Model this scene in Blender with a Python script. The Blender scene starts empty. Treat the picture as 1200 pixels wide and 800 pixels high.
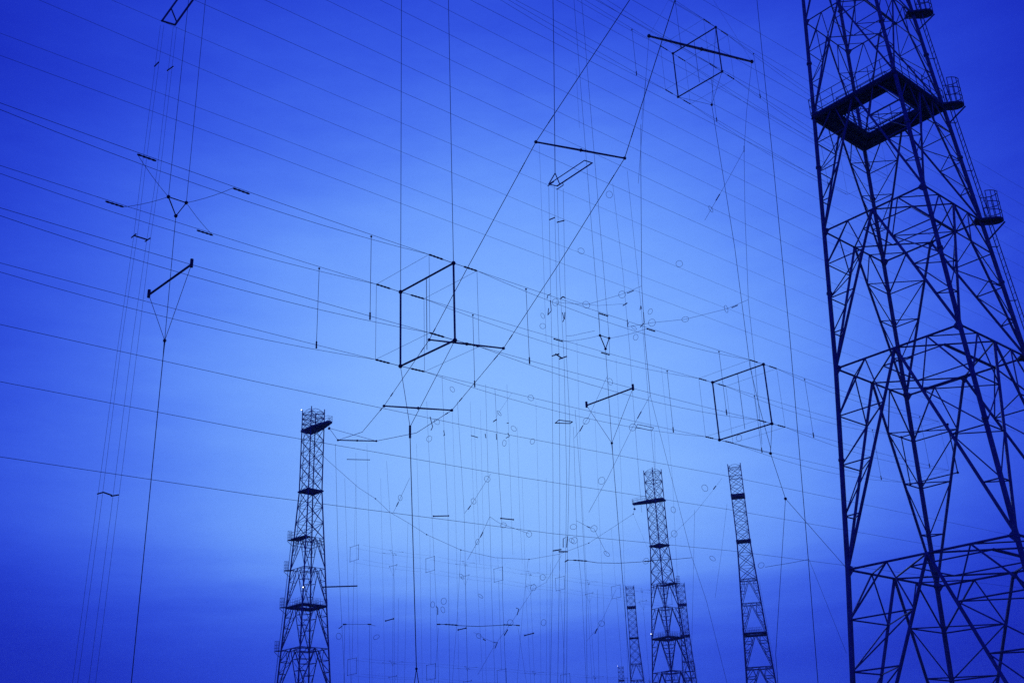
import bpy, math, random
from mathutils import Vector
R = math.radians
random.seed(7)
sc = bpy.context.scene

# ------------------------------------------------------------------ camera
F_PX, PITCH, ROLL, EYE = 1274.2, 0.41173, -0.04202, 1.6      # from the near tower's levels
fw = Vector((0, math.cos(PITCH), math.sin(PITCH)))
up0 = Vector((0, -math.sin(PITCH), math.cos(PITCH)))
rt = math.cos(ROLL) * Vector((1, 0, 0)) + math.sin(ROLL) * up0
up = -math.sin(ROLL) * Vector((1, 0, 0)) + math.cos(ROLL) * up0
cam = bpy.data.cameras.new('camera')
cam.lens = 36 * F_PX / 1200; cam.sensor_width = 36; cam.clip_start = 0.1; cam.clip_end = 9000
cam_ob = bpy.data.objects.new('camera', cam); sc.collection.objects.link(cam_ob); sc.camera = cam_ob
from mathutils import Matrix
cam_ob.matrix_world = Matrix(((rt.x, up.x, -fw.x, 0), (rt.y, up.y, -fw.y, 0), (rt.z, up.z, -fw.z, EYE), (0, 0, 0, 1)))

# ------------------------------------------------------------------ sky (deep blue dusk, glow behind thin cloud, lens vignetting painted into its falloff)
SUN_AZ, SUN_EL = R(-0.5), R(17.0)
world = bpy.data.worlds.new('World'); sc.world = world; world.use_nodes = True
nt = world.node_tree; N = nt.nodes; L = nt.links; N.clear()
def nd(t, **k):
    n = N.new(t)
    for a, b in k.items(): setattr(n, a, b)
    return n
def mth(op, a, b=None, c=None, clamp=False):
    n = nd('ShaderNodeMath', operation=op, use_clamp=clamp)
    for i, v in enumerate((a, b, c)):
        if v is None: continue
        if isinstance(v, (int, float)): n.inputs[i].default_value = v
        else: L.new(v, n.inputs[i])
    return n.outputs[0]
tc = nd('ShaderNodeTexCoord')
sep = nd('ShaderNodeSeparateXYZ'); L.new(tc.outputs['Generated'], sep.inputs[0])
elev = mth('ARCSINE', mth('MULTIPLY', sep.outputs[2], 0.9999))
azim = mth('ARCTAN2', sep.outputs[0], sep.outputs[1])
dA = mth('MULTIPLY', mth('SUBTRACT', azim, SUN_AZ), mth('COSINE', elev))
dE = mth('SUBTRACT', elev, SUN_EL)
# wispy distortion so that the glow is not a clean disc
nz = nd('ShaderNodeTexNoise'); nz.inputs['Scale'].default_value = 3.2; nz.inputs['Detail'].default_value = 5; nz.inputs['Roughness'].default_value = 0.55
mp = nd('ShaderNodeMapping'); mp.inputs['Scale'].default_value = (1, 1, 3.2); mp.inputs['Location'].default_value = (1.3, 0.4, 2.2)
L.new(tc.outputs['Generated'], mp.inputs['Vector']); L.new(mp.outputs[0], nz.inputs['Vector'])
wob = mth('SUBTRACT', nz.outputs['Fac'], 0.5)
# a low streaky cloud bank covers the foot of the glow
nz2 = nd('ShaderNodeTexNoise'); nz2.inputs['Scale'].default_value = 2.6; nz2.inputs['Detail'].default_value = 6; nz2.inputs['Roughness'].default_value = 0.6
mp2 = nd('ShaderNodeMapping'); mp2.inputs['Scale'].default_value = (1, 1, 7.5); mp2.inputs['Location'].default_value = (4.1, 1.7, .6)
L.new(tc.outputs['Generated'], mp2.inputs['Vector']); L.new(mp2.outputs[0], nz2.inputs['Vector'])
streak = mth('SUBTRACT', nz2.outputs['Fac'], 0.5)
bank = nd('ShaderNodeMapRange', interpolation_type='SMOOTHSTEP'); bank.inputs['From Min'].default_value = R(16.8); bank.inputs['From Max'].default_value = R(6.5); bank.inputs['To Max'].default_value = 0.285
L.new(mth('ADD', elev, mth('MULTIPLY', streak, R(7))), bank.inputs['Value'])
below = mth('SUBTRACT', mth('MULTIPLY', mth('MINIMUM', dE, 0), .55), bank.outputs[0])
above = mth('MULTIPLY', mth('MAXIMUM', dE, 0), 1.0)
dEs = mth('ADD', below, above)
rad = mth('SQRT', mth('ADD', mth('POWER', mth('ABSOLUTE', mth('MULTIPLY', dA, .93)), 2), mth('POWER', mth('ABSOLUTE', dEs), 2)))
rad = mth('ADD', rad, mth('MULTIPLY', wob, 0.07)); rad = mth('ADD', rad, mth('MULTIPLY', streak, .05))
nz3 = nd('ShaderNodeTexNoise'); nz3.inputs['Scale'].default_value = 15; nz3.inputs['Detail'].default_value = 9; nz3.inputs['Roughness'].default_value = 0.7
L.new(mp.outputs[0], nz3.inputs['Vector']); rad = mth('ADD', rad, mth('MULTIPLY', mth('SUBTRACT', nz3.outputs['Fac'], .5), .035))
fac = mth('DIVIDE', rad, R(60), clamp=True)
ramp = nd('ShaderNodeValToRGB'); L.new(fac, ramp.inputs[0])
cr = ramp.color_ramp; cr.interpolation = 'B_SPLINE'
stops = [(0.00, (.265, .515, 1.0)), (.13, (.225, .46, 1.0)), (.24, (.125, .30, .95)), (.33, (.050, .136, .82)),
         (.42, (.0185, .055, .66)), (.52, (.0068, .0175, .45)), (.66, (.004, .0095, .38)), (1.0, (.004, .0085, .37))]
while len(cr.elements) < len(stops): cr.elements.new(0.5)
for e_, (p_, c_) in zip(cr.elements, stops): e_.position = p_; e_.color = (*c_, 1)
sky = nd('ShaderNodeTexSky', sky_type='NISHITA'); sky.sun_disc = False
sky.sun_elevation = R(6); sky.sun_rotation = SUN_AZ; sky.altitude = 100; sky.air_density = 2.0; sky.dust_density = 2.0; sky.ozone_density = 6.0
bw = nd('ShaderNodeRGBToBW'); L.new(sky.outputs[0], bw.inputs[0])
tint = nd('ShaderNodeMixRGB', blend_type='MULTIPLY'); tint.inputs[0].default_value = 1; tint.inputs[2].default_value = (.10, .22, 1, 1)
L.new(bw.outputs[0], tint.inputs[1])
bg1 = nd('ShaderNodeBackground'); L.new(ramp.outputs[0], bg1.inputs[0]); bg1.inputs[1].default_value = 1.07
bg2 = nd('ShaderNodeBackground'); L.new(tint.outputs[0], bg2.inputs[0]); bg2.inputs[1].default_value = 0.002
ad = nd('ShaderNodeAddShader'); L.new(bg1.outputs[0], ad.inputs[0]); L.new(bg2.outputs[0], ad.inputs[1])
wo = nd('ShaderNodeOutputWorld'); L.new(ad.outputs[0], wo.inputs['Surface'])

sun = bpy.data.lights.new('sun', 'SUN'); sun.energy = 0.5; sun.angle = R(25); sun.color = (.30, .45, 1.0)
sun_ob = bpy.data.objects.new('sun', sun); sc.collection.objects.link(sun_ob)
sdir = Vector((math.sin(SUN_AZ) * math.cos(SUN_EL), math.cos(SUN_AZ) * math.cos(SUN_EL), math.sin(SUN_EL)))
sun_ob.rotation_euler = sdir.to_track_quat('Z', 'Y').to_euler(); sun_ob.location = sdir * 300
vs = sc.view_settings; vs.view_transform = 'Standard'; vs.look = 'None'; vs.exposure = 0; vs.gamma = 1; vs.use_curve_mapping = False
sc.cycles.use_denoising = False
sc.cycles.max_bounces = 4; sc.cycles.volume_bounces = 0
sc.cycles.filter_width = 1.5

# ------------------------------------------------------------------ materials
def mat(name, col, rough=.6, metal=0., var=.35, scale=3., bump=0., emit=None):
    m = bpy.data.materials.new(name); m.use_nodes = True; t = m.node_tree
    b = t.nodes['Principled BSDF']; b.inputs['Roughness'].default_value = rough; b.inputs['Metallic'].default_value = metal
    if emit:
        b.inputs['Emission Color'].default_value = (*emit[0], 1); b.inputs['Emission Strength'].default_value = emit[1]
    n = t.nodes.new('ShaderNodeTexNoise'); n.inputs['Scale'].default_value = scale; n.inputs['Detail'].default_value = 5
    g = t.nodes.new('ShaderNodeTexCoord'); t.links.new(g.outputs['Object'], n.inputs['Vector'])
    r = t.nodes.new('ShaderNodeValToRGB'); t.links.new(n.outputs['Fac'], r.inputs[0])
    r.color_ramp.elements[0].position = .3; r.color_ramp.elements[1].position = .72
    r.color_ramp.elements[0].color = (*[c * (1 - var) for c in col], 1); r.color_ramp.elements[1].color = (*[min(1, c * (1 + var)) for c in col], 1)
    t.links.new(r.outputs[0], b.inputs['Base Color'])
    if bump:
        bp = t.nodes.new('ShaderNodeBump'); bp.inputs['Strength'].default_value = bump
        t.links.new(n.outputs['Fac'], bp.inputs['Height']); t.links.new(bp.outputs[0], b.inputs['Normal'])
    return m
STEEL = mat('weathered_steel', (.27, .275, .33), .6, .1, .35, 2.2)
GRATE = mat('dark_grating', (.18, .18, .21), .8, .1, .35, 6)
WIRE = mat('oxidised_wire', (.16, .155, .15), .6, .2, .2, 4)
PORC = mat('glazed_insulator', (.08, .07, .08), .35, 0, .3, 5)
TUBE = mat('painted_tube', (.17, .17, .2), .55, .1, .35, 3)
CONC = mat('concrete', (.33, .32, .30), .9, 0, .25, 4, .3)
GRASS = mat('meadow_grass', (.055, .085, .03), .95, 0, .55, .35, .4)
LAMP = mat('lamp_glass', (.8, .85, .9), .3, 0, .05, 3, 0, ((.85, .93, 1), 3.5))

# ------------------------------------------------------------------ mesh helpers
class MB:
    def __init__(s): s.v = []; s.f = []
    def tube(s, pts, r, n=6, caps=True, closed=False):
        pts = [Vector(p) for p in pts]; k = len(pts); base = len(s.v)
        rs = r if isinstance(r, (list, tuple)) else [r] * k
        prev = None
        for i, p in enumerate(pts):
            if closed: d = pts[(i + 1) % k] - pts[i - 1]
            else: d = pts[min(i + 1, k - 1)] - pts[max(i - 1, 0)]
            if d.length < 1e-9: d = Vector((0, 0, 1))
            d.normalize()
            if prev is None:
                a = d.cross(Vector((0, 0, 1)))
                if a.length < .05: a = d.cross(Vector((1, 0, 0)))
            else: a = prev - d * prev.dot(d)
            if a.length < 1e-6: a = d.cross(Vector((.3, 1, .2)))
            a.normalize(); prev = a; b = d.cross(a)
            for j in range(n):
                t = 2 * math.pi * j / n
                s.v.append(tuple(p + (a * math.cos(t) + b * math.sin(t)) * rs[i]))
        for i in range(k if closed else k - 1):
            i2 = (i + 1) % k
            for j in range(n):
                j2 = (j + 1) % n
                s.f.append((base + i * n + j, base + i * n + j2, base + i2 * n + j2, base + i2 * n + j))
        if caps and not closed:
            s.f.append(tuple(base + j for j in reversed(range(n)))); s.f.append(tuple(base + (k - 1) * n + j for j in range(n)))
        return s
    def prism(s, poly, z0, z1):
        b = len(s.v); n = len(poly)
        s.v += [(p[0], p[1], z0) for p in poly] + [(p[0], p[1], z1) for p in poly]
        s.f.append(tuple(b + i for i in reversed(range(n)))); s.f.append(tuple(b + n + i for i in range(n)))
        for i in range(n):
            j = (i + 1) % n; s.f.append((b + i, b + j, b + n + j, b + n + i))
        return s
    def ball(s, c, r, n=8):
        c = Vector(c); k = n // 2
        return s.tube([c + Vector((0, 0, -r * math.cos(math.pi * i / k))) for i in range(k + 1)], [max(.02 * r, r * math.sin(math.pi * i / k)) for i in range(k + 1)], n)
    def mesh(s, name, m):
        me = bpy.data.meshes.new(name); me.from_pydata(s.v, [], s.f); me.materials.append(m); me.update(); return me
def link(name, data, parent=None, loc=(0, 0, 0), rotz=0.):
    o = bpy.data.objects.new(name, data); sc.collection.objects.link(o)
    o.location = loc; o.rotation_euler = (0, 0, rotz)
    if parent: o.parent = parent
    return o
def tag(o, label=None, cat=None, group=None, kind=None):
    if label: o['label'] = label
    if cat: o['category'] = cat
    if group: o['group'] = group
    if kind: o['kind'] = kind
    return o
def thing(name, label, cat, loc=(0, 0, 0), group=None, rotz=0.):
    return tag(link(name, None, None, loc, rotz), label, cat, group)
def part(name, mb, m, parent):          # mesh in world coordinates under a thing
    o = Vector(parent.location)
    mb.v = [tuple(Vector(v) - o) for v in mb.v]
    return link(name, mb.mesh(name, m), parent)
def solo(name, mb, m, label, cat, group=None, at=None):
    o = Vector(at if at is not None else mb.v[0]); mb.v = [tuple(Vector(v) - o) for v in mb.v]
    return tag(link(name, mb.mesh(name, m), None, o), label, cat, group)
def lerp(a, b, t): return Vector(a) * (1 - t) + Vector(b) * t
def sag(a, b, s, n=10): return [lerp(a, b, i / n) - Vector((0, 0, 4 * s * (i / n) * (1 - i / n))) for i in range(n + 1)]

# ------------------------------------------------------------------ pixel -> point on a vertical plane of the place
def ray(x, y): return fw + rt * ((x - 600) / F_PX) + up * ((400 - y) / F_PX)
class Plane:                                  # vertical plane through a point with a compass heading
    def __init__(s, pt, heading): s.p = Vector((pt[0], pt[1])); s.t = Vector((math.sin(R(heading)), math.cos(R(heading)))); s.n = Vector((s.t.y, -s.t.x))
    def __call__(s, x, y, w=0.):
        d = ray(x, y); k = (s.p.dot(s.n) + w) / (d.x * s.n.x + d.y * s.n.y)
        return Vector((d.x * k, d.y * k, d.z * k + EYE))
def width(p, px): return px * (Vector(p) - Vector((0, 0, EYE))).length / F_PX / 2      # radius that shows px wide

# ------------------------------------------------------------------ the ground
gm = MB(); gm.v = [(-3000, -3000, 0), (3000, -3000, 0), (3000, 3000, 0), (-3000, 3000, 0)]; gm.f = [(0, 1, 2, 3)]
tag(link('ground', gm.mesh('ground', GRASS)), kind='structure')

# ------------------------------------------------------------------ lattice towers
BELT = [0., 12.4, 23.3, 31.8, 39.8, 46.8, 52.7]
SUBS = [5, 4, 4, 4, 3, 2]
ZP, ZA, ZT = 62.3, 74.0, 81.1
def rad_at(z):
    for (za, ra), (zb, rb) in zip(((0, 7.65), (12.4, 6.2), (23.3, 5.1)), ((12.4, 6.2), (23.3, 5.1), (39.8, 3.84))):
        if z <= zb: return ra + (rb - ra) * (z - za) / (zb - za)
    if z <= ZP: return 3.84 - (z - 39.8) * (3.84 - 2.25) / (ZP - 39.8)
    return 2.25
def leg(j, z, dr=0.): a = j * math.pi / 2; r = rad_at(z) + dr; return Vector((r * math.cos(a), r * math.sin(a), z))
SPEC = {}
def spec_tower(detail, ZA=74.0, ZT=81.1, arm=True):
    """parts of one tower as (name, mesh, quarter turn); faces share meshes by quarter turns"""
    out = []
    def one(name, mb, m=STEEL, turns=(0, 1, 2, 3)):
        me = mb.mesh(name, m)
        for q in turns: out.append((name, me, q))
    ex = 1.0 if detail else 1.4; lx = 1. if detail else 1.25
    zs = [0, 12.4, 23.3, 39.8, ZP, ZA, ZT + .9]
    one('leg', MB().tube([leg(0, z) for z in zs], [q * lx for q in (.14, .135, .127, .118, .10, .085, .08)], 8))
    one('footing', MB().prism([(7.65 + x, y) for x, y in ((-.9, -.9), (.9, -.9), (.9, .9), (-.9, .9))], -.5, .45), CONC)
    merged = []
    for i in range(6):
        z0, z1, n = BELT[i], BELT[i + 1], SUBS[i]
        A0, B0, A1, B1 = leg(0, z0), leg(1, z0), leg(0, z1), leg(1, z1); M = lerp(A1, B1, .5)
        rd = (.085, .08, .075, .065, .055, .05)[i] * ex
        one('diagonal_brace', MB().tube([A0, M], rd)); one('diagonal_brace', MB().tube([B0, M], rd))
        one('belt_chord', MB().tube([A1, B1], rd * .72))
        small = []
        for s in (0, 1):                      # both ends of the face
            LG = (lambda z: leg(0, z)) if s == 0 else (lambda z: leg(1, z)); P0 = A0 if s == 0 else B0
            DN = lambda t: lerp(P0, M, t)
            Q = lerp(A1, B1, .25 if s == 0 else .75)
            for k in range(1, n):
                zk = z0 + (z1 - z0) * k / n
                small.append(('strut', [LG(zk), DN(k / n)], rd * .5))
                if k < n - 1: small.append(('lacing_bar', [LG(zk), DN((k + 1) / n)], rd * .45))
                if s == 0:                    # tie round the leg to the neighbouring face
                    d = DN(k / n); small.append(('corner_tie', [d, Vector((d.x, -d.y, d.z))], rd * .42))
            zl = z0 + (z1 - z0) * (n - 1) / n
            small.append(('knee_brace', [LG(zl), Q], rd * .62)); small.append(('knee_brace', [Q, DN((n - 1) / n)], rd * .5))
            if s == 0: small.append(('corner_tie', [Q, Vector((Q.x, -Q.y, Q.z))], rd * .45))
        Mr = Vector((-M.y, M.x, M.z)); I = lerp(M, Mr, .5); Ir = Vector((-I.y, I.x, I.z))
        small.append(('plan_brace', [M, Mr], rd * .6)); small.append(('plan_brace', [I, Ir], rd * .5))
        if detail:
            for nm, pts, r in small: one(nm, MB().tube(pts, r, 5))
            T = (B1 - A1).normalized(); Nn = Vector((1, 1, 0)).normalized(); g = .10 + rd * 1.6
            for P_, sg in ((A1, 1), (B1, -1)):
                gm_ = MB(); c0 = P_ + T * sg * .1; poly = [c0 + Vector((0, 0, g)), c0 + T * sg * g * 1.3, c0 - Vector((0, 0, g * 1.4))]
                gm_.v = [tuple(q + Nn * d_) for d_ in (.02, -.02) for q in poly]; gm_.f = [(0, 1, 2), (5, 4, 3), (0, 3, 4, 1), (1, 4, 5, 2), (2, 5, 3, 0)]
                one('gusset_plate', gm_)
            gm_ = MB(); poly = [M + T * g * 1.1, M - T * g * 1.1, M - Vector((0, 0, g * 1.5))]
            gm_.v = [tuple(q + Nn * d_) for d_ in (.02, -.02) for q in poly]; gm_.f = [(0, 1, 2), (5, 4, 3), (0, 3, 4, 1), (1, 4, 5, 2), (2, 5, 3, 0)]
            one('gusset_plate', gm_)
            zf = (z0 + z1) / 2 + .3; one('flange_collar', MB().tube([leg(0, zf - .06), leg(0, zf + .06)], .165, 10))
            # service walkway beam from the middle of the belt to the ladder balcony
            if z1 != 39.8: one('walkway_beam', MB().tube([(0, -A1.x / 2, z1), (A1.x * .75, A1.x * .25, z1)], .085, 5), STEEL, (0,))
        else:
            mb = MB()
            for nm, pts, r in small: mb.tube(pts, r * 1.15, 4, False)
            one('bracing', mb)
    def xpanels(za, zb, n, r):
        for k in range(n):
            z0, z1 = za + (zb - za) * k / n, za + (zb - za) * (k + 1) / n
            one('cross_brace', MB().tube([leg(0, z0), leg(1, z1)], r * ex, 5)); one('cross_brace', MB().tube([leg(1, z0), leg(0, z1)], r * ex, 5))
            if k == n - 1 or not detail: one('belt_chord', MB().tube([leg(0, z1), leg(1, z1)], r * .9, 5))
    xpanels(52.7, ZP, 3, .05); xpanels(ZP, ZA, 5, .042); xpanels(ZA, ZT, 3, .042)
    # ring walkway at 39.8 m with railings on both edges
    ro, ri = rad_at(39.8) + .18, rad_at(39.8) - 1.5
    z = 39.8
    tr = MB().prism([(ro, 0), (0, ro), (0, ri), (ri, 0)], z - .10, z + .02)
    for rr_ in (ro - .05, ri + .05, (ro + ri) / 2):
        tr.tube([(rr_, .01, z - .22), (.01, rr_, z - .22)], .11, 4)
    one('walkway', tr, GRATE)
    for rr_, nm in ((ro, 'railing'), (ri, 'inner_railing')):
        mb = MB(); A, B = Vector((rr_, 0, z)), Vector((0, rr_, z)); np_ = 7 if rr_ == ro else 4
        for k in range(np_): p = lerp(A, B, k / np_); mb.tube([p, p + Vector((0, 0, 1.12))], .024, 5)
        for h in (.15, .6, 1.12): mb.tube([A + Vector((0, 0, h)), B + Vector((0, 0, h))], .022, 5)
        one(nm, mb)
    # closed platforms
    for zz, g in ((ZP, .35), (52.7, -.9)):
        q = rad_at(zz) + g
        if g > 0: one('platform', MB().prism([(q, 0), (0, q), (-q, 0), (0, -q)], zz - .16, zz + .1), GRATE, (0,))
    if arm and not detail:       # half deck with rail beside the ladder at 52.7 m
        q = rad_at(52.7); pl = [(q + .5, -.7), (q + .5, .7), (.3, q + .1), (-.7, q - .7), (q - 1.1, -.9)]
        one('half_deck', MB().prism(pl, 52.62, 52.82), GRATE, (0,))
        mb = MB()
        for h in (.6, 1.15): mb.tube([(x, y, 52.8 + h) for x, y in pl[:4]], .035, 4)
        for x, y in pl[:4]: mb.tube([(x, y, 52.8), (x, y, 53.95)], .035, 4)
        one('deck_railing', mb, STEEL, (0,))
    for zz in (52.7, ZA + 5.4 if ZT > 80 else 52.6 - .5):
        q = rad_at(zz)
        one('belt_chord', MB().tube([(q, 0, zz - .55), (0, q, zz - .55)], .05, 5))
    # ladder along leg 0 and a caged balcony at every belt
    for i in range(7):
        z0 = BELT[i] if i else .3; z1 = BELT[i + 1] if i < 6 else ZA
        mb = MB(); off = .46 if i < 6 else -.5
        for s in (-.21, .21):
            k = 2 if i < 6 else 6
            mb.tube([leg(0, z0 + (z1 - z0) * q / k, off) + Vector((0, s, 0)) for q in range(k + 1)], .03, 4)
        nr = int((z1 - z0) / (.42 if detail else .9))
        for q in range(1, nr):
            p = leg(0, z0 + (z1 - z0) * q / nr, off); mb.tube([p + Vector((0, -.2, 0)), p + Vector((0, .2, 0))], .018, 4, False)
        for q in range(0, nr, 8):
            p = leg(0, z0 + (z1 - z0) * q / nr, 0); mb.tube([p, p + Vector((off, 0, 0))], .03, 4, False)
        one('ladder', mb, STEEL, (0,))
    for zz in (BELT[1:] if arm else []):
        c = leg(0, zz, .66); arc = [c + Vector((.6 * math.cos(a), .42 * math.sin(a), 0)) for a in [math.pi * (-.62 + 1.24 * k / 8) for k in range(9)]]
        mb = MB().prism([(leg(0, zz).x - .45, -.3), *[(p.x, p.y) for p in arc], (leg(0, zz).x - .45, .3)], zz - .1, zz + .02)
        mb.tube([leg(0, zz - 1.3), leg(0, zz, 1.3) + Vector((0, 0, -.15))], .05, 5)
        one('balcony', mb, GRATE, (0,))
        mb = MB()
        for h in (.5, 1.05, 1.75): mb.tube([p + Vector((0, 0, h)) for p in arc], .026, 5)
        for p in arc[::2] + [arc[1], arc[7]]: mb.tube([p, p + Vector((0, 0, 1.75))], .024, 5)
        one('balcony_cage', mb, STEEL, (0,))
    # head: spikes and a bowed hoop
    mb = MB().tube([(2.25, 0, ZT + .1), (1.2, .55, ZT + .75), (.55, 1.2, ZT + .75), (0, 2.25, ZT + .1)], .05, 5); one('head_bow', mb)
    q = 2.3; mb = MB().tube([(q, 0, ZT), (-q, 0, ZT)], .05, 5).tube([(0, q, ZT), (0, -q, ZT)], .05, 5); one('head_cross', mb, STEEL, (0,))
    # arm deck at 74 m along +x', turned by each tower's own arm angle (quarter turn 'arm')
    if not arm:
        one('platform', MB().prism([(2.5, 0), (0, 2.5), (-2.5, 0), (0, -2.5)], ZA - .5, ZA + .1), GRATE, (0,)); return out
    deck = MB().prism([(-2.4, -1.35), (1.7, -1.35), (6.0, -.5), (6.0, .5), (1.7, 1.35), (-2.4, 1.35)], ZA - .36, ZA + .05)
    out.append(('arm_deck', deck.mesh('arm_deck', GRATE), 'arm'))
    mb = MB(); loop = [(1.7, 1.35), (6.0, .5), (6.0, -.5), (1.7, -1.35)]
    for h in (.55, 1.1): mb.tube([(x, y, ZA + h) for x, y in loop], .03, 5)
    for k in range(3):
        for t in (0, .33, .66, 1.): p = lerp((*loop[k], ZA), (*loop[k + 1], ZA), t); mb.tube([p, p + Vector((0, 0, 1.1))], .028, 5)
    out.append(('arm_railing', mb.mesh('arm_railing', STEEL), 'arm'))
    mb = MB().tube([(5.7, 0, ZA - .4), (5.7, 0, ZA - 1.25)], .03, 5).tube([(5.7, -.12, ZA - 1.45), (5.7, .12, ZA - 1.45)], .27, 10)
    out.append(('pulley_block', mb.mesh('pulley_block', GRATE), 'arm'))
    return out
TOWERS = [  # name-label, x, y, rotation of leg 0 (math angle), arm azimuth, detail, lights
    ('huge square lattice tower with ring walkway and caged ladder balconies filling one side', 22.69, 55.0, R(-3), 225, 'near', []),
    ('lone lattice tower with a dark arm deck on top and a short boom', -41.2, 209.1, R(183 - 3), 135, 'lone', [(1, 42.7), (3, 41.4), (0, 79.6)]),
    ('lattice tower with wide arm deck below its head, standing before a shorter looking tower', 34.7, 270.3, R(-7), 295, 'arm', [(2, 41.0)]),
    ('narrow lattice tower seen face on beside the hanging wire stays', 55.6, 269.3, R(33), 315, 'plain', []),
    ('distant lattice tower at the lower end of a long drop feeder', 41.7, 426, R(40), 135, 'plain', []),
    ('distant lattice tower half hidden behind the tower with the wide arm deck', 61.2, 425, R(37), 135, 'plain', []),
    ('faintest lattice tower, only its lit head showing, farthest away', 57, 678, R(40), 135, 'plain', [(2, ZT + 1.0)]),
]
SPECS = {'near': spec_tower(True), 'lone': spec_tower(False, 75.4, 78.6), 'arm': spec_tower(False), 'plain': spec_tower(False, arm=False)}
bulb = MB().ball((0, 0, 0), .11).mesh('lamp', LAMP)
ROOTS = []
for label, x, y, rz, arm, det, lights in TOWERS:
    root = thing('lattice_tower', label, 'tower', (x, y, 0), 'lattice towers of the aerial field', rz); ROOTS.append(root)
    for nm, me, q in SPECS[det]:
        link(nm, me, root, rotz=(R(90 - arm) - rz) if q == 'arm' else q * math.pi / 2)
    for j, z in lights:
        p = leg(j, z, .25); lo = link('obstruction_light', bulb, root, p)
        st = MB().tube([leg(j, z) - p, Vector((0, 0, -.1))], .05, 5); link('bracket', st.mesh('bracket', STEEL), lo)
# boom on the lone tower
boom = MB().tube([(2.9, .3, 43.4), (9.6, .4, 43.35)], .13, 8)
o = link('boom', boom.mesh('boom', TUBE), ROOTS[1], rotz=-ROOTS[1].rotation_euler.z)

# ------------------------------------------------------------------ cage dipole curtains
def insulator(mb, a, b, r):
    a, b = Vector(a), Vector(b); n = 9; pts = []; rs = []
    for i in range(n):
        pts.append(lerp(a, b, i / (n - 1))); rs.append(r * (1.0 if i % 2 else .62))
    return mb.tube(pts, rs, 6)
class Curtain:
    def __init__(s, o, heading, zfun, half=1.52, scale=1.):
        s.o = Vector((o[0], o[1], 0)); h = R(heading); s.t = Vector((math.sin(h), math.cos(h), 0)); s.n = Vector((math.cos(h), -math.sin(h), 0))
        s.z = zfun; s.h = half; s.k = scale
    def P(s, u, w, dz, row): return s.o + s.t * u + s.n * w + Vector((0, 0, s.z(u, row) + dz + EYE))
    def frame(s, u, row, label, group, r=.042, hang=True):
        h = s.h; c = [s.P(u, -h, h, row), s.P(u, h, h, row), s.P(u, h, -h, row), s.P(u, -h, -h, row)]
        t = thing('spreader_frame', label, 'wire spreader', s.P(u, 0, -h, row), group)
        for i in range(4): part('rod', MB().tube([c[i], c[(i + 1) % 4]], r, 8), TUBE, t)
        for i in range(4): part('corner_joint', MB().ball(c[i], r * 2.3), PORC, t)
        if hang:
            part('centre_wire', MB().tube([lerp(c[0], c[1], .5), lerp(c[3], c[2], .5) + Vector((0, 0, .15))], .012, 5), WIRE, t)
            for i, (w, d) in enumerate(((-h, h), (h, h), (h, -h), (-h, -h))):
                for sg in (-1, 1):
                    part('end_insulator', insulator(MB().tube([c[i], s.P(u + sg * 1.15, w, d, row)], .012, 5), s.P(u + sg * .5, w, d, row), s.P(u + sg * 1.15, w, d, row), .038), PORC, t)
        return c
    def dipole(s, u0, u1, row, label, group, rw=.0072, feed=True, spacers=True, fine=True, jp=None):
        h = s.h; t = thing('cage_dipole', label, 'wire aerial', s.P((u0 + u1) / 2, 0, -h, row), group)
        a, b = u0 + 1.15, u1 - 1.15; um = (u0 + u1) / 2
        for w, d in ((-h, h), (h, h), (h, -h), (-h, -h)):
            for sg in ((.06, .42) if fine else (.2,)):
                part('cage_wire', MB().tube(sag(s.P(a, w, d, row), s.P(b, w, d, row), sg, 12), rw, 5), WIRE, t)
        if fine:
            for u in (a, b):
                pts = [s.P(u, -h, h, row), s.P(u, h, h, row), s.P(u, h, -h, row), s.P(u, -h, -h, row)]
                part('end_loop', MB().tube(pts, rw, 5, closed=True), WIRE, t)
        if spacers:
            for u in ((u0 + 3.7, u1 - 3.7) if u0 >= 0 else (u1 - 3.7,)):
                for w in (-h, h):
                    hi, lo = s.P(u, w, h - .1, row), s.P(u, w, -h - .1, row)
                    sp = part('spacer_wire', MB().tube([hi, lo], rw * 1.25, 5).ball(hi, .04), WIRE, t)
                    part('stub', MB().tube([lo + Vector((0, 0, .2)), lo - Vector((0, 0, .06))], .03, 6), PORC, t)
        if feed:
            L_, R_, D_ = s.P(um - .3, 0, h - .2, row), s.P(um + .3, 0, h - .2, row), s.P(um, 0, h - .77, row)
            tri = MB().tube([L_, R_, D_], .028, 6, closed=True)
            for q in (L_, R_, D_): tri.ball(q, .062)
            part('feed_triangle', tri, PORC, t)
            for sg, q in ((-1, L_), (1, R_)):
                for w in (-h, h):
                    o_ = 1.5 if w * sg < 0 else 1.02; i0, i1 = s.P(um + sg * o_, w, h - .12, row), s.P(um + sg * (o_ + .58), w, h - .12, row)
                    part('gap_insulator', insulator(MB(), i0, i1, .034), PORC, t)
                    part('feed_wire', MB().tube(sag(q, i0 if w * sg > 0 else i1, .05, 5), rw, 5), WIRE, t)
            if row == 1 and fine: return None, L_, R_
            e0, e1 = s.P(um, -1.3, -1.45, row), s.P(um, 1.3, -1.45, row)
            part('cross_rod', MB().tube([e0, e1], .034, 8), TUBE, t)
            for q in (e0, e1): part('end_block', MB().tube([q - Vector((0, 0, .09)), q + Vector((0, 0, .17))], .05, 8), PORC, t)
            J = CP(*jp) if jp else s.P(um, 0, -h - 2.0, row)
            for q in (e0, e1): part('bridle_wire', MB().tube([q, J], rw * 1.2, 5), WIRE, t)
            part('bridle_wire', MB().tube([D_, J], rw * 1.3, 5), WIRE, t)
            part('bridle_joint', MB().ball(J, .055), PORC, t)
            return J, L_, R_
        return None

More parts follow.
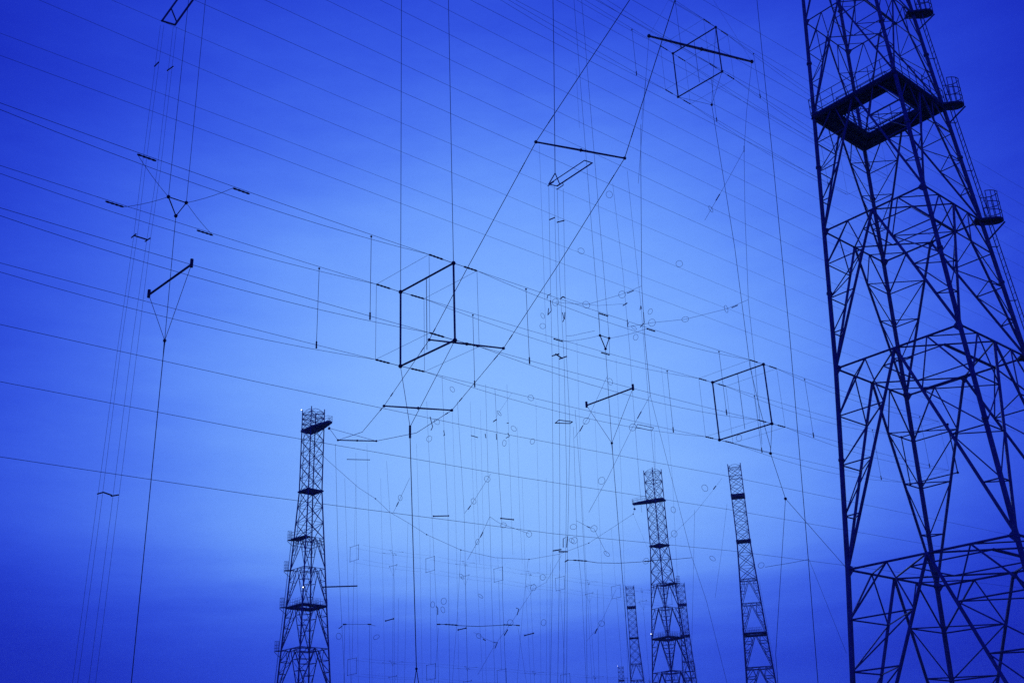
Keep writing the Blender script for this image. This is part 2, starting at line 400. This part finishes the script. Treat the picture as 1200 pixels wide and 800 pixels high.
CP = Plane((-3.07, 35.93), 45)
zrow = lambda u, row: (16.88 + (.0615 if u > 0 else .036) * u) if row == 0 else (37.45 + .054 * u)
C1 = Curtain((-3.07, 35.93), 45, zrow)
gF = 'square spreader frames of the near aerial row'
F1 = C1.frame(0, 0, 'large square tube frame hung from two long vertical ropes', gF, .037)
F2 = C1.frame(20, 0, 'tilted square tube frame hung below the top frame near the big tower', gF, .037)
F3 = C1.frame(20, 1, 'square tube frame high up, crossed by a thick dark bar', gF, .036)
gD = 'cage dipoles of the near aerial row'
JA, TA0, TA1 = C1.dipole(-20, 0, 0, 'wire cage aerial ending at the frame on two ropes, feed triangle mid span', gD, jp=(193, 399))
JB, TB0, TB1 = C1.dipole(0, 20, 0, 'wire cage aerial strung between the two lower square frames', gD, jp=(717, 519))
C1.dipole(20, 40, 0, 'wire cage aerial running from the tilted frame behind the big tower', gD, feed=False)
_, UB0, UB1 = C1.dipole(0, 20, 1, 'upper wire cage aerial ending at the frame crossed by a thick bar', gD)
C1.dipole(20, 40, 1, 'upper wire cage aerial running off behind the big tower', gD, feed=False)
C1.frame(0, 1, 'upper square tube frame above the frame on two ropes', gF, .036, False)
C1.frame(40, 0, 'square tube frame beyond the big tower, low row', gF, .037, False)

def drop(name, pts, r, label, cat='wire', group=None, m=WIRE): return solo(name, MB().tube(pts, r, 6), m, label, cat, group)
def foot(p): return Vector((p.x, p.y, 0.))
# ropes of the frame at u = 0, up to the upper frame
for w, nm in ((-1.52, 'left'), (1.52, 'right')):
    i = 0 if w < 0 else 1
    drop('suspension_rope', [F1[i], C1.P(0, w, -1.52, 1)], 0.0125, 'one of the two long ropes that carry the large square frame', 'rope', 'two ropes of the large square frame')
# feeders straight down from the dipole feeds
for J, lb in ((JA, 'long single feeder wire dropping beside the slanting four wire feeder'), (JB, 'long feeder wire dropping towards the distant small tower')):
    solo('drop_feeder', MB().tube([J, J - Vector((0, 0, .5)), foot(J)], [.024, .0115, .0115], 6), WIRE, lb, 'feeder wire')
# pairs that join lower and upper feeds
UL0, UL1 = C1.P(-10.3, 0, 1.4, 1), C1.P(-9.7, 0, 1.4, 1)
for a, b in ((TA0, UL0), (TA1, UL1)): drop('riser_wire', [a, b], .0075, 'thin riser wire going up from the feed triangle beside the four wire feeder', 'wire', 'riser pair over the free feed triangle')
for a, b in ((TB0, UB0), (TB1, UB1)): drop('riser_wire', [a, b], .0075, 'thin riser wire joining the low and the high feed triangle', 'wire', 'riser pair between the feed triangles')
# bridle and feeder under the first frame
J1 = CP(480.5, 500)
bt = thing('frame_feeder', 'dark vertical feeder under the large square frame with a bridle above', 'feeder wire', foot(J1))
for q in (F1[3], F1[2]): part('bridle_wire', MB().tube([q, J1], .010, 5), WIRE, bt)
part('clamp', MB().tube([J1 + Vector((0, 0, .05)), J1 - Vector((0, 0, .4))], .04, 8), PORC, bt)
J1b = CP(488, 783); part('feeder', MB().tube([J1 - Vector((0, 0, .3)), J1b], .0155, 6), WIRE, bt)
for s in (-1, 1): part('bridle_wire', MB().tube([J1b, foot(J1b) + C1.n * s * 1.4], .014, 5), WIRE, bt)
part('bridle_joint', MB().ball(J1b, .045), PORC, bt)
# tension stay: upper frame -> lower frame -> near tower
S1 = CP(834, 123); S2 = CP(903, 531); S3 = CP(920.5, 584)
st = thing('tension_stay', 'tension rope from the top frame past the tilted frame to the big tower leg', 'rope', foot(S3))
for q in (F3[3], F3[2], F3[1]): part('bridle_wire', MB().tube([q, S1], .010, 5), WIRE, st)
part('stay_rope', MB().tube([S1, CP(861, 290), CP(879, 430), CP(890, 477), S2 + Vector((.05, .05, .3)), S2], .0125, 6), WIRE, st)
for q in (F2[3], F2[2]): part('bridle_wire', MB().tube([q, S2], .012, 5), WIRE, st)
for q in (S1, S2, S3): part('bridle_joint', MB().ball(q, .08), PORC, st)
anchor = ROOTS[0].matrix_basis @ leg(2, 12.4)
part('stay_rope', MB().tube([S2, S3], .014, 6), WIRE, st); part('stay_rope', MB().tube([S3, anchor], .012, 6), WIRE, st)
part('stay_rope', MB().tube([S3, CP(909, 766), foot(CP(906, 830))], .012, 6), WIRE, st)

# ------------------------------------------------------------------ four wire feeders with spacers
def bundle(name, label, wires, spacers, px, hanger=None):
    t = thing(name, label, 'feeder line', foot(CP(*wires[0][-1])))
    for i, w in enumerate(wires):
        pts = [CP(x, y, (-.22, .22)[i % 2]) for x, y in w]
        d = (pts[-1] - pts[-2]); pts.append(pts[-1] + d * ((pts[-1].z - .2) / max(.1, -d.z)))
        part('wire', MB().tube(pts, width(pts[1], px), 5), WIRE, t)
    for i, s in enumerate(spacers): part('spacer', MB().tube([CP(*q) for q in s], width(CP(*s[0]), 1.1 if 490 < s[0][1] < 500 else 1.6), 6), PORC, t)
    if hanger:
        for seg, w in hanger: part('hanger_rod', MB().tube([CP(*q) for q in seg], width(CP(*seg[0]), w), 6), TUBE, t)
    return t
bundle('wire_feeder', 'slanting four wire feeder with short spacers, hung from a rod ladder at the picture top',
    [[(188, 30), (166, 200), (157, 275), (139, 400), (112, 600), (85, 800)], [(192, 30), (170, 200), (161, 275), (142.5, 400), (117.5, 600), (91, 800)],
     [(203, 32), (184, 200), (173, 275), (155, 400), (130, 600), (104, 800)], [(207, 32), (188, 200), (177, 275), (162, 400), (137, 600), (112, 800)]],
    [[(181, 78), (186, 73)], [(196, 83), (203, 78)], [(154, 278.5), (159.5, 274)], [(157, 276), (173, 281)], [(170, 283), (176, 279)], [(114, 578.5), (121, 576.5)], [(121, 576.5), (131, 580)], [(130, 581), (139, 579.5)]], .30,
    [([(190, 24.5), (222, -20)], 2.2), ([(205, 29.5), (242, -22)], 2.4), ([(189, 24.5), (205.5, 29.5)], 2.0), ([(201, 11), (207, 26)], 1.5)])
bundle('wire_feeder', 'upright four wire feeder under a small rod ladder between the two ropes with cross bars',
    [[(643, 218), (645, 330), (647, 420), (648, 560), (648, 645), (645, 800)], [(649.5, 218), (652, 330), (655, 412), (656, 560), (656, 645), (653.5, 800)],
     [(653, 221), (656, 330), (661, 420), (664, 560), (663, 645), (660, 800)], [(660, 221), (662, 330), (664, 420), (668, 500), (665, 645), (664, 800)]],
    [[(644, 257.5), (650, 255)], [(653, 260.5), (661, 258.5)], [(647, 417), (655, 414.5)], [(651, 414.5), (659, 420)], [(655.5, 420.5), (664, 417.5)], [(648, 645), (657.5, 643.5)], [(655, 646), (665, 646)],
     [(650.5, 495.5), (655, 492)], [(655, 492), (671, 494)], [(671, 494), (668, 496)], [(668, 496), (650.5, 495.5)]], .33,
    [([(643, 216), (685, 188)], 1.3), ([(653, 218), (694, 191)], 1.9), ([(685, 188), (694, 191)], 1.2), ([(643, 216), (653, 218)], 1.2), ([(643, 216), (650.5, 203)], 1.3), ([(656, 216), (650.5, 203)], 1.3),
     ([(642, 218), (649, 213)], 1.2), ([(652.5, 222), (660, 217)], 1.2), ([(660, 217), (659.5, 214)], 1.0), ([(650.5, 203), (649, 60), (647, -60)], .8)])

# ------------------------------------------------------------------ reflector screen: thin level wires on one vertical plane
SP = Plane((0, 55), 45)
def at_az(pl, az):   # horizontal point of plane at an azimuth
    d = Vector((math.sin(R(az)), math.cos(R(az)))); k = pl.p.dot(pl.n) / d.dot(pl.n); return d * k
def screen_wire(pts, px, label, group):
    P = [SP(*q) for q in pts]
    us = [Vector((p.x, p.y)).dot(SP.t) for p in P]
    def ext(i, j, az):
        e = at_az(SP, az); u = e.dot(SP.t); sl = (P[i].z - P[j].z) / (us[i] - us[j]); return Vector((e.x, e.y, P[i].z + sl * (u - us[i])))
    full = [ext(0, -1, -33)] + P + [ext(-1, 0, 29)]
    drop('screen_wire', full, width(P[len(P) // 2], px), label, 'wire', group)
gS = 'fine level wires of the reflector screen'; lS = 'faint thin level wire of the parallel reflector wires crossing the sky'
for q in ([(50, 2), (300, 108), (517, 197)], [(0, 39), (300, 151.5), (600, 266)], [(0, 65), (300, 175), (600, 287)], [(135, 2), (300, 72), (600, 199)], [(232, 2), (600, 165)],
          [(310, 0), (600, 135)], [(382, 0), (600, 105)], [(445, 0), (600, 77)], [(502, 0), (600, 50)],
          [(600, 25), (790, 122)], [(600, -2), (790, 98)], [(600, -28), (790, 75)], [(600, -54), (790, 51)], [(600, -80), (790, 28)], [(600, -106), (790, 4)], [(600, -132), (790, -20)]):
    screen_wire(q, random.uniform(.28, .36), lS, gS)
for q, lb in (([(0, 380), (300, 447), (600, 510), (850, 557)], 'topmost of the three darker level wires passing the lone tower head'),
              ([(0, 447), (300, 505), (600, 557.5), (850, 596)], 'middle one of the three darker level wires crossing the lone tower'),
              ([(0, 535), (300, 580), (649, 625), (857, 645)], 'lowest of the three darker level wires crossing the lone tower')):
    screen_wire(q, .42, lb, 'three darker level wires')

# ------------------------------------------------------------------ pair of head ropes with cross bars, lone tower -> big tower
LT, NT = Vector((-41.2, 209.1, 0)), Vector((22.69, 55, 0))
T2 = Plane(LT[:2], math.degrees(math.atan2(NT.x - LT.x, NT.y - LT.y)))
def bar_ends(b):
    c = T2((b[0][0] + b[1][0]) / 2, (b[0][1] + b[1][1]) / 2); out = []
    for q in b: d = ray(*q); out.append(d * ((c.z - EYE) / d.z) + Vector((0, 0, EYE)))
    return out
bars = [((628, 166.5), (732, 185.5)), ((503, 398), (590, 408)), ((450, 475.5), (529.5, 480.5)), ((396, 515.5), (441, 516.5))]
BE = [bar_ends(b) for b in bars]
blab = ['thick cross bar on the rope pair above the small rod ladder', 'dark cross bar on the rope pair touching the large square frame', 'cross bar on the rope pair just over the dark clamp of the frame feeder', 'short cross bar on the rope pair next to the lone tower head']
for (a, b), lb, w in zip(BE, blab, (2.6, 2.4, 2.2, 1.6)):
    t = thing('cross_bar', lb, 'spreader bar', (a + b) / 2, 'cross bars of the rope pair'); r = width(a, w)
    part('bar', MB().tube([a, lerp(a, b, .5), b], [r * .8, r, r * .8], 8), TUBE, t)
    for q in (a, b, lerp(a, b, .5)): part('clamp', MB().ball(q, r * 1.7), PORC, t)
    
def lerp_px(ax, ay, bx, by, t): return (ax + (bx - ax) * t, ay + (by - ay) * t)
tip_far = LT + Vector((math.sin(R(135)), math.cos(R(135)), 0)) * 5.7 + Vector((0, 0, 75.4 - 1.4))
tip_near = NT + Vector((math.sin(R(225)), math.cos(R(225)), 0)) * 5.7 + Vector((0, 0, ZA - 1.4))
def near_depth(px, ref): d = ray(*px); h = math.hypot(d.x, d.y); k = math.hypot(ref.x, ref.y) / h; return Vector((d.x * k, d.y * k, d.z * k + EYE))
for k, (topx, lb) in enumerate((((742, -6), 'rope of the cross bar pair crossing behind the large square frame'), ((793, -6), 'rope of the cross bar pair that runs past the bar above the rod ladder end'))):
    t = thing('head_rope', lb, 'rope', foot(BE[1][k]), 'pair of head ropes with cross bars')
    e1 = near_depth(topx, lerp(BE[0][k], NT, .42))
    midpx = (424.5, 506) if k == 0 else (488, 507)
    pts = [tip_near, e1, BE[0][k]]
    if k == 0: pts += [near_depth((545, 319), lerp(BE[0][k], BE[1][k], .55)), BE[1][k]]
    else: pts += [near_depth((653, 312), lerp(BE[0][k], BE[1][k], .5)), BE[1][k]]
    pts += [BE[2][k], near_depth(midpx, lerp(BE[2][k], BE[3][k], .45)), BE[3][k], tip_far]
    part('rope', MB().tube(pts, width(BE[1][k], .75), 6), WIRE, t)
    def seg(a, b, t0, t1): part('rope_insulator', insulator(MB(), lerp(a, b, t0), lerp(a, b, t1), width(a, 1.5)), PORC, t)
    seg(BE[0][k], e1, .14, .2); seg(BE[0][k], pts[3], .14, .21)
    seg(BE[1][k], pts[3], .12, .18); seg(BE[1][k], BE[2][k], .1, .17)
    seg(BE[2][k], BE[1][k], .16, .22); seg(BE[2][k], pts[6], .1, .17)
# thick bar with drop wires, high by the big tower
a, b = bar_ends(((760.5, 42.5), (881, 72.5)))
t = thing('cross_bar', 'thickest dark bar crossing the high square frame', 'spreader bar', (a + b) / 2, 'cross bars of the rope pair'); r = width(a, 3.2)
part('bar', MB().tube([a, lerp(a, b, .5), b], [r * .75, r, r * .75], 8), TUBE, t)
for q in (a, b, lerp(a, b, .5)): part('clamp', MB().ball(q, r * 1.45), PORC, t)
part('sling', MB().tube([a, lerp(a, b, .5) + Vector((0, 0, 9)), b], .007, 5), WIRE, t)
part('sling', MB().tube([lerp(a, b, .5) + Vector((0, 0, 9)), tip_near], .012, 5), WIRE, t)

# ------------------------------------------------------------------ sagging head rope between lone tower and middle tower, far aerial row
FP = Plane((-34.44, 223.08), 46.6)
cat_px = [(386, 541), (420, 571), (440, 584), (457, 600), (478, 612), (500, 626), (540, 644), (580, 653), (620, 655), (655, 649), (690, 636), (742, 602)]
MT = Vector((34.7, 270.3, 0)); tipm = MT + Vector((math.sin(R(295)), math.cos(R(295)), 0)) * 5.7 + Vector((0, 0, ZA - 1.4))
cp = [FP(*q) for q in cat_px]
t = thing('sagging_head_rope', 'sagging rope slung from the lone tower to the tower with the wide arm deck', 'rope', foot(cp[6]))
part('rope', MB().tube([Vector((-38.9, 209, 69.5))] + cp + [tipm], .033, 6), WIRE, t)
for i in (2, 5, 6, 8, 10, 11): part('clamp', MB().ball(cp[i], .16), PORC, t)
zfar = lambda u, row: 51.2 if row == 1 else 28.6
C2 = Curtain((-34.44, 223.08), 46.6, zfar, 1.5)
gf2 = 'faint square frames of the far aerial row'; gd2 = 'faint cage dipoles of the far aerial row'
for row, lb in ((1, 'small faint square frame in the upper far row between the towers'), (0, 'small faint square frame in the lower far row near the picture foot')):
    for k in range(0, 6):
        fr = C2.frame(20 * k, row, lb, gf2 + (' upper' if row else ' lower'), .036, False)
        if row:
            top = C2.P(20 * k, 0, 1.5, 1); uu = [(q - C2.o).dot(C2.t) for q in cp]; m_ = max(0, min(len(cp) - 2, sum(1 for q in uu if q < 20 * k) - 1))
            hang = lerp(cp[m_], cp[m_ + 1], max(0, min(1, (20 * k - uu[m_]) / (uu[m_ + 1] - uu[m_]))))
            drop('far_drop_wire', [top, hang], .016, 'fine wire holding a small far frame under the sagging rope', 'wire', 'fine hangers of the far frames')
        drop('far_drop_wire', [C2.P(20 * k, 0, -1.5, row), (C2.P(20 * k, 0, 1.5, 0) if row else foot(fr[0]))], .024, 'fine vertical wire below a small far frame', 'wire', 'fine drop wires of the far frames')
    for k in range(0, 5):
        J = C2.dipole(20 * k, 20 * k + 20, row, 'faint far wire cage between two small frames of the ' + ('upper' if row else 'lower') + ' far row', gd2, .011, True, False, False)[0]
        drop('far_drop_wire', [J, foot(J)], .022, 'fine vertical feeder below a far wire cage', 'wire', 'fine feeders of the far aerial row')

# ------------------------------------------------------------------ second hanging aerial under the rope pair: drop wires, stays with rings
MP = Plane((0, 112), 45)
def W(pl, pts, px, label, group, name='drop_wire', cat='wire'):
    P = [pl(*q) for q in pts]; return drop(name, P, width(P[0], px), label, cat, group)
gV = 'fine drop wires in the middle of the aerial field'; lV = 'fine near vertical drop wire among the many in the middle'
for pts, px in (([(751, 146), (751, 200), (752, 335), (756, 400), (762, 463)], .5), ([(762, 463), (787, 560), (811, 653), (828, 704), (852, 800)], .36),
    ([(718, 215), (730, 320), (738, 410), (742, 470), (752, 600)], .26), ([(735, 200), (744, 290), (751, 357), (760, 470), (768, 560)], .28),
    ([(757, 90), (752, 140)], .3), ([(632, 170), (636, 280), (640, 400)], .22), ([(675, 80), (679, 150)], .2),
    ([(674, 480), (680, 560), (687, 700), (688, 800)], .33), ([(672, 500), (676, 630), (682, 690), (687, 800)], .3), ([(569, 450), (572, 560), (574, 605), (576, 690), (580, 800)], .28),
    ([(580, 455), (585, 560), (588, 607), (589, 700), (593, 800)], .36), ([(594, 450), (598, 560), (601, 650)], .22), ([(500, 470), (504, 560), (511, 700), (514, 800)], .24),
    ([(518, 440), (521, 520), (525, 604), (526, 720), (527, 800)], .3), ([(536, 470), (544, 601), (548, 800)], .26), ([(393, 520), (396, 640), (404, 800)], .3),
    ([(404, 560), (407, 660), (411, 800)], .2), ([(430, 520), (433, 640), (436, 800)], .2), ([(453, 540), (462, 680), (462, 800)], .2), ([(478, 612), (476, 700), (474, 800)], .2), ([(540, 644), (536, 720), (530, 800)], .22),
    ([(619, 655), (612, 720), (606, 800)], .2), ([(814, 597), (812, 700), (810, 780)], .25), ([(852, 590), (845, 650), (838, 700)], .22), ([(640, 560), (641, 700), (640, 800)], .2),
    ([(700, 690), (702, 800)], .25), ([(645, 660), (644, 800)], .2), ([(606, 500), (609, 600), (612, 660)], .18), ([(556, 500), (560, 600), (562, 660)], .18),
    ([(417, 530), (418, 660), (420, 800)], .17), ([(446, 560), (449, 690), (451, 800)], .17), ([(488, 520), (492, 640), (495, 800)], .17), ([(530, 480), (534, 600), (538, 800)], .17), ([(551, 470), (556, 620), (566, 800)], .17), ([(563, 480), (566, 610), (570, 800)], .17), ([(628, 470), (632, 620), (634, 800)], .17), ([(612, 560), (616, 690), (622, 800)], .17), ([(676, 400), (681, 560), (694, 800)], .17), ([(697, 480), (702, 600), (712, 800)], .17), ([(722, 420), (728, 560), (736, 800)], .17), ([(775, 430), (788, 560), (800, 800)], .17), ([(467, 700), (466, 800)], .2), ([(404, 731), (403, 800)], .3), ([(433, 731), (433, 800)], .3), ([(514, 735), (509, 800)], .22), ([(607, 735), (617, 800)], .22)):
    W(MP, pts, px, lV, gV)
W(MP, [(760.5, 42.5), (757, 90), (748, 215)], .3, 'thin wire hanging from the free end of the thickest bar, over the fine wires', None)
W(MP, [(881, 72.5), (875, 130), (872, 175), (873, 250), (877, 352), (885, 430), (893, 520)], .34, 'thin wire hanging from the tower side end of the thickest bar', None)
lw = drop('slant_wire', [CP(884, -30), CP(905, 180), CP(926, 400), CP(946, 640), CP(961, 830)], .018, 'long dark slanting wire closest beside the big tower leg', 'wire')
NPd = CP(948, 655)
W(CP, [(948, 655), (925, 659.5), (897, 664)], .45, 'short side wire with a dark tip off the long slanting wire', None, 'side_wire')
W(CP, [(948, 655), (968, 705), (992, 765)], .35, 'thin side wire falling from the long slanting wire to the tower leg', None, 'side_wire')

def torus(mb, c, r, tr, tilt):
    n = 14; az = random.uniform(-.95, .95); a = Vector((math.cos(az), math.sin(az), random.uniform(-.15, .15))).normalized()
    b = Vector((-math.sin(az) * math.sin(tilt), math.cos(az) * math.sin(tilt), math.cos(tilt)))
    return mb.tube([c + a * (r * math.cos(2 * math.pi * i / n)) + b * (r * math.sin(2 * math.pi * i / n)) for i in range(n)], tr, 5, closed=True)
def stay(pl, pts, dash, ring, label, group=None, rpx=4.2, px=.34):
    P = [pl(*q) for q in pts]; t = thing('ring_stay', label, 'wire stay', P[0], group)
    part('wire', MB().tube(P, width(P[0], px), 5), WIRE, t)
    if dash: part('insulator', insulator(MB(), pl(*dash[0]), pl(*dash[1]), width(P[0], 1.35)), PORC, t)
    for rg in ring: c = pl(*rg); part('ring', torus(MB(), c, width(c, rpx * 2), width(c, .42), random.uniform(-.5, .5)), WIRE, t)
gR = 'wire stays with round rings'
stay(MP, [(872, 176), (849, 218), (838, 237), (826, 258)], ((843.5, 227.5), (839, 235)), [(833, 245)], 'wire stay with one ring hanging off the tower side drop wire of the thickest bar', gR)
stay(MP, [(877, 351), (851, 362), (803, 374), (764, 378), (735, 383)], ((857.5, 360.5), (864.5, 357.5)), [(851, 362), (803, 374), (764, 378)], 'nearly level wire stay carrying three rings left of the tension rope', gR)
stay(MP, [(752, 335), (728, 345), (687, 357), (651, 354)], ((735, 343.5), (742.5, 340.5)), [(729, 345), (687, 357), (651, 354)], 'sagging wire stay carrying three rings above the low feed triangle', gR)
stay(MP, [(762, 463), (747, 490), (741, 501), (712, 560), (690, 600)], ((751.5, 482), (747, 490)), [(741.5, 500.5), (705, 563)], 'slanting wire stay with two rings beside the low cross rod', gR)
stay(MP, [(673, 513), (681, 502), (690, 488), (712, 440)], ((679.5, 505), (683, 498.5)), [(687, 493), (715, 447)], 'short ring stay beside the upright four wire feeder', gR)
stay(MP, [(461, 600), (466, 590), (480, 560)], ((464.5, 593), (467, 588)), [(469, 583)], 'tiny ring stay on the sagging far rope below the cross bars', gR, 3.2)
stay(MP, [(544.5, 601), (555, 587), (575, 555)], ((548.5, 596.5), (551.5, 592)), [(555, 587)], 'tiny ring stay rising right of the short dark spacer bar', gR, 3.2)
stay(MP, [(574, 605), (568, 618), (560, 634), (548, 655)], ((566, 623), (563, 629)), [(559.5, 634.5)], 'tiny ring stay falling left from the fine wire node', gR, 3.2)
stay(MP, [(574, 605), (584, 612), (620, 625)], None, [(590, 615), (620, 625.5)], 'tiny wire stay with two rings falling right from the fine wire node', gR, 3.4)
stay(MP, [(676, 610), (689, 617), (696, 619), (711, 648.5)], ((688, 616.5), (691.5, 618)), [(696, 619), (672, 617), (673, 633), (711, 648.5)], 'ring stay with four rings right of the upright four wire feeder', gR, 3.8)
stay(MP, [(846, 560), (838, 571), (815, 600), (790, 625), (775, 640)], ((836, 573), (839, 569)), [(826, 571.5), (790, 625)], 'thin ring stay between the middle tower and the face on tower', gR, 3.8, .2)
stay(MP, [(658, 650), (640, 682), (625, 690), (600, 728), (580, 755), (560, 790)], ((595, 737), (591, 744)), [(636, 676), (625, 688), (598, 729)], 'long faint slanting stay with three rings low in the middle', gR, 3.4, .24)
stay(MP, [(580, 753), (565, 746), (555, 740)], ((566, 748), (569, 750)), [(561, 744.5)], 'short faint ring stay low in the middle left of the sagging bus wire end', gR, 3.2, .25)
stay(MP, [(722, 690), (703, 732), (688, 750)], ((700, 736), (697, 742)), [(705, 730)], 'faint ring stay left of the distant tower', gR, 3.2, .22)
stay(MP, [(581, 489), (584, 484), (600, 460)], ((578, 494), (582, 491)), [(585, 484)], 'faint ring stay above the little spacers in the middle', gR, 3.4, .2)
gG = 'loose round rings on fine wires'; lG = 'faint small round ring fixed on a fine wire'
for (x, y), pl, rp in [((714, 228), SP, 4), ((681, 294), SP, 3.8), ((796, 309), SP, 3.8)]+[(q, MP, 3.5) for q in
        ((636, 370), (636, 382), (762, 365), (743, 384), (745, 395), (530, 456), (622, 466), (602, 502), (591, 519), (624, 517), (571, 561), (541, 675), (507, 708), (520, 704), (519, 714), (637, 729), (757, 657), (835, 654), (866, 513), (512, 494), (503, 514), (670, 633), (892, 662), (789, 597), (397, 745), (441, 746), (563, 698))]:
    c = pl(x, y); solo('wire_ring', torus(MB(), c, width(c, rp * 2), width(c, .4), random.uniform(-.7, .7)), WIRE, lG, 'ring', gG, c)

# bus wires with insulators, spacers and jumper hooks
def bus(pts, ins, label, px=.6):
    P = [MP(*q) for q in pts]; t = thing('bus_wire', label, 'wire', P[0])
    part('wire', MB().tube(P, width(P[0], px), 6), WIRE, t)
    for a, b in ins: part('insulator', insulator(MB(), MP(*a), MP(*b), width(P[0], 1.7)), PORC, t)
bus([(664, 656), (680, 656), (700, 659), (725, 659.5), (750, 658), (762, 656.5), (790, 655), (811, 653)], [((662, 658), (666, 655.5)), ((672, 656), (688, 657)), ((755, 657.5), (766, 656.5))], 'dark sagging jumper wire running from the upright feeder to the middle tower')
bus([(514, 731), (525, 731), (536, 732.5), (560, 733.5), (588, 732), (600, 731.5), (607, 732.5)], [((521, 731), (536, 732)), ((590, 731.5), (600, 732)), ((512, 731), (516, 731)), ((605, 732), (609, 732.5))], 'dark sagging bus wire low in the middle with thick ends', .7)
bus([(398, 735), (404, 731), (433, 731), (440, 733)], [((402, 731), (406, 731)), ((431, 731), (435, 731))], 'short level wire with round ends right of the lone tower', .4)
bus([(662, 349), (680, 355), (700, 358), (731, 356)], [((657, 350), (659.5, 347.5)), ((659.5, 347.5), (662.5, 349)), ((730, 358), (735, 355))], 'thin slack jumper between the two hook pairs over the feed triangle', .3)
bus([(664, 393.5), (672, 393), (680, 391), (697, 387.5)], [], 'thin jumper leading to the low feed triangle from the four wire feeder', .4)
gK = 'small dark hooks on drop wires'
for q in ([(641, 350), (642, 346), (645, 344.5)], [(645, 352), (646, 364), (642, 369)], [(642, 369), (643, 361)], [(659, 366), (661, 374), (659.5, 377)], [(662, 366), (661.5, 374)], [(752, 362), (751, 358), (750, 363)],
          [(735, 374), (735.5, 383), (736.5, 378)], [(754, 366), (755, 378), (750.5, 383)], [(504, 488), (507, 500), (505, 504)], [(520, 504), (521, 510), (519.5, 510)], [(578, 494), (582, 491.5)], [(594, 495.5), (596, 495.5)], [(581.5, 508), (582, 515)],
          [(595, 507), (597, 511), (593, 513)], [(568.5, 508), (569.5, 513)], [(660, 641), (660, 631), (665, 628), (664, 641)], [(511, 710), (513, 712), (513, 720)], [(605, 712), (608, 713), (606, 720)], [(579, 752), (583, 752), (580, 759)], [(397, 736), (401, 733)], [(552, 510), (560, 512.5)], [(872, 171), (872, 178)]):
    W(MP, q, .95, 'small dark bent hook on a fine drop wire', gK, 'hook', 'hook')
gB = 'short spacer bars in the middle'
for a, b, lb in (((508, 604.5), (525.5, 604), 'short dark spacer bar left of the fine wire node'), ((587, 607), (601.5, 608.5), 'short spacer bar with round ends right of the fine wire node'), ((452, 727), (461, 724.5), 'dark short bar low in the middle, left of the frame feeder'),
                 
                 ((615, 744), (625, 741.5), 'short dark tilted bar below the sagging bus wire end'), ((537, 737.5), (546, 735.5), 'dark short bar hanging under the sagging bus wire'), ((407, 538), (433, 538.5), 'faint level bar right of the lone tower head')):
    P = [MP(*a), MP(*b)]; t = thing('spacer_bar', lb, 'spacer bar', P[0], gB)
    part('bar', MB().tube(P, width(P[0], 1.3 if 'faint' not in lb else .8), 6), TUBE, t)
    for q in P: part('end_cap', MB().ball(q, width(q, 2.0 if 'faint' not in lb else 1.2)), PORC, t)
P = [MP(747, 497), MP(766, 501), MP(764, 504.5), MP(745.5, 500.5)]
solo('rod_ladder', MB().tube(P, width(P[0], .8), 5, closed=True), TUBE, 'small flat rod loop beside a ring under the low cross rod', 'spacer bar', gB)
W(MP, [(767, 506), (769, 600), (772, 690)], .2, lV, gV)

# ------------------------------------------------------------------ dusk air
hb = MB().prism([(-3100, -3100), (3100, -3100), (3100, 3100), (-3100, 3100)], -1.5, 84.0)
hm = bpy.data.materials.new('dusk_air'); hm.use_nodes = True; ht = hm.node_tree; ht.nodes.clear()
pv = ht.nodes.new('ShaderNodeVolumePrincipled'); pv.inputs['Color'].default_value = (.75, .85, 1, 1); pv.inputs['Density'].default_value = .0003; pv.inputs['Anisotropy'].default_value = .2
ho = ht.nodes.new('ShaderNodeOutputMaterial'); ht.links.new(pv.outputs[0], ho.inputs['Volume'])
tag(link('haze', hb.mesh('haze', hm)), kind='stuff')
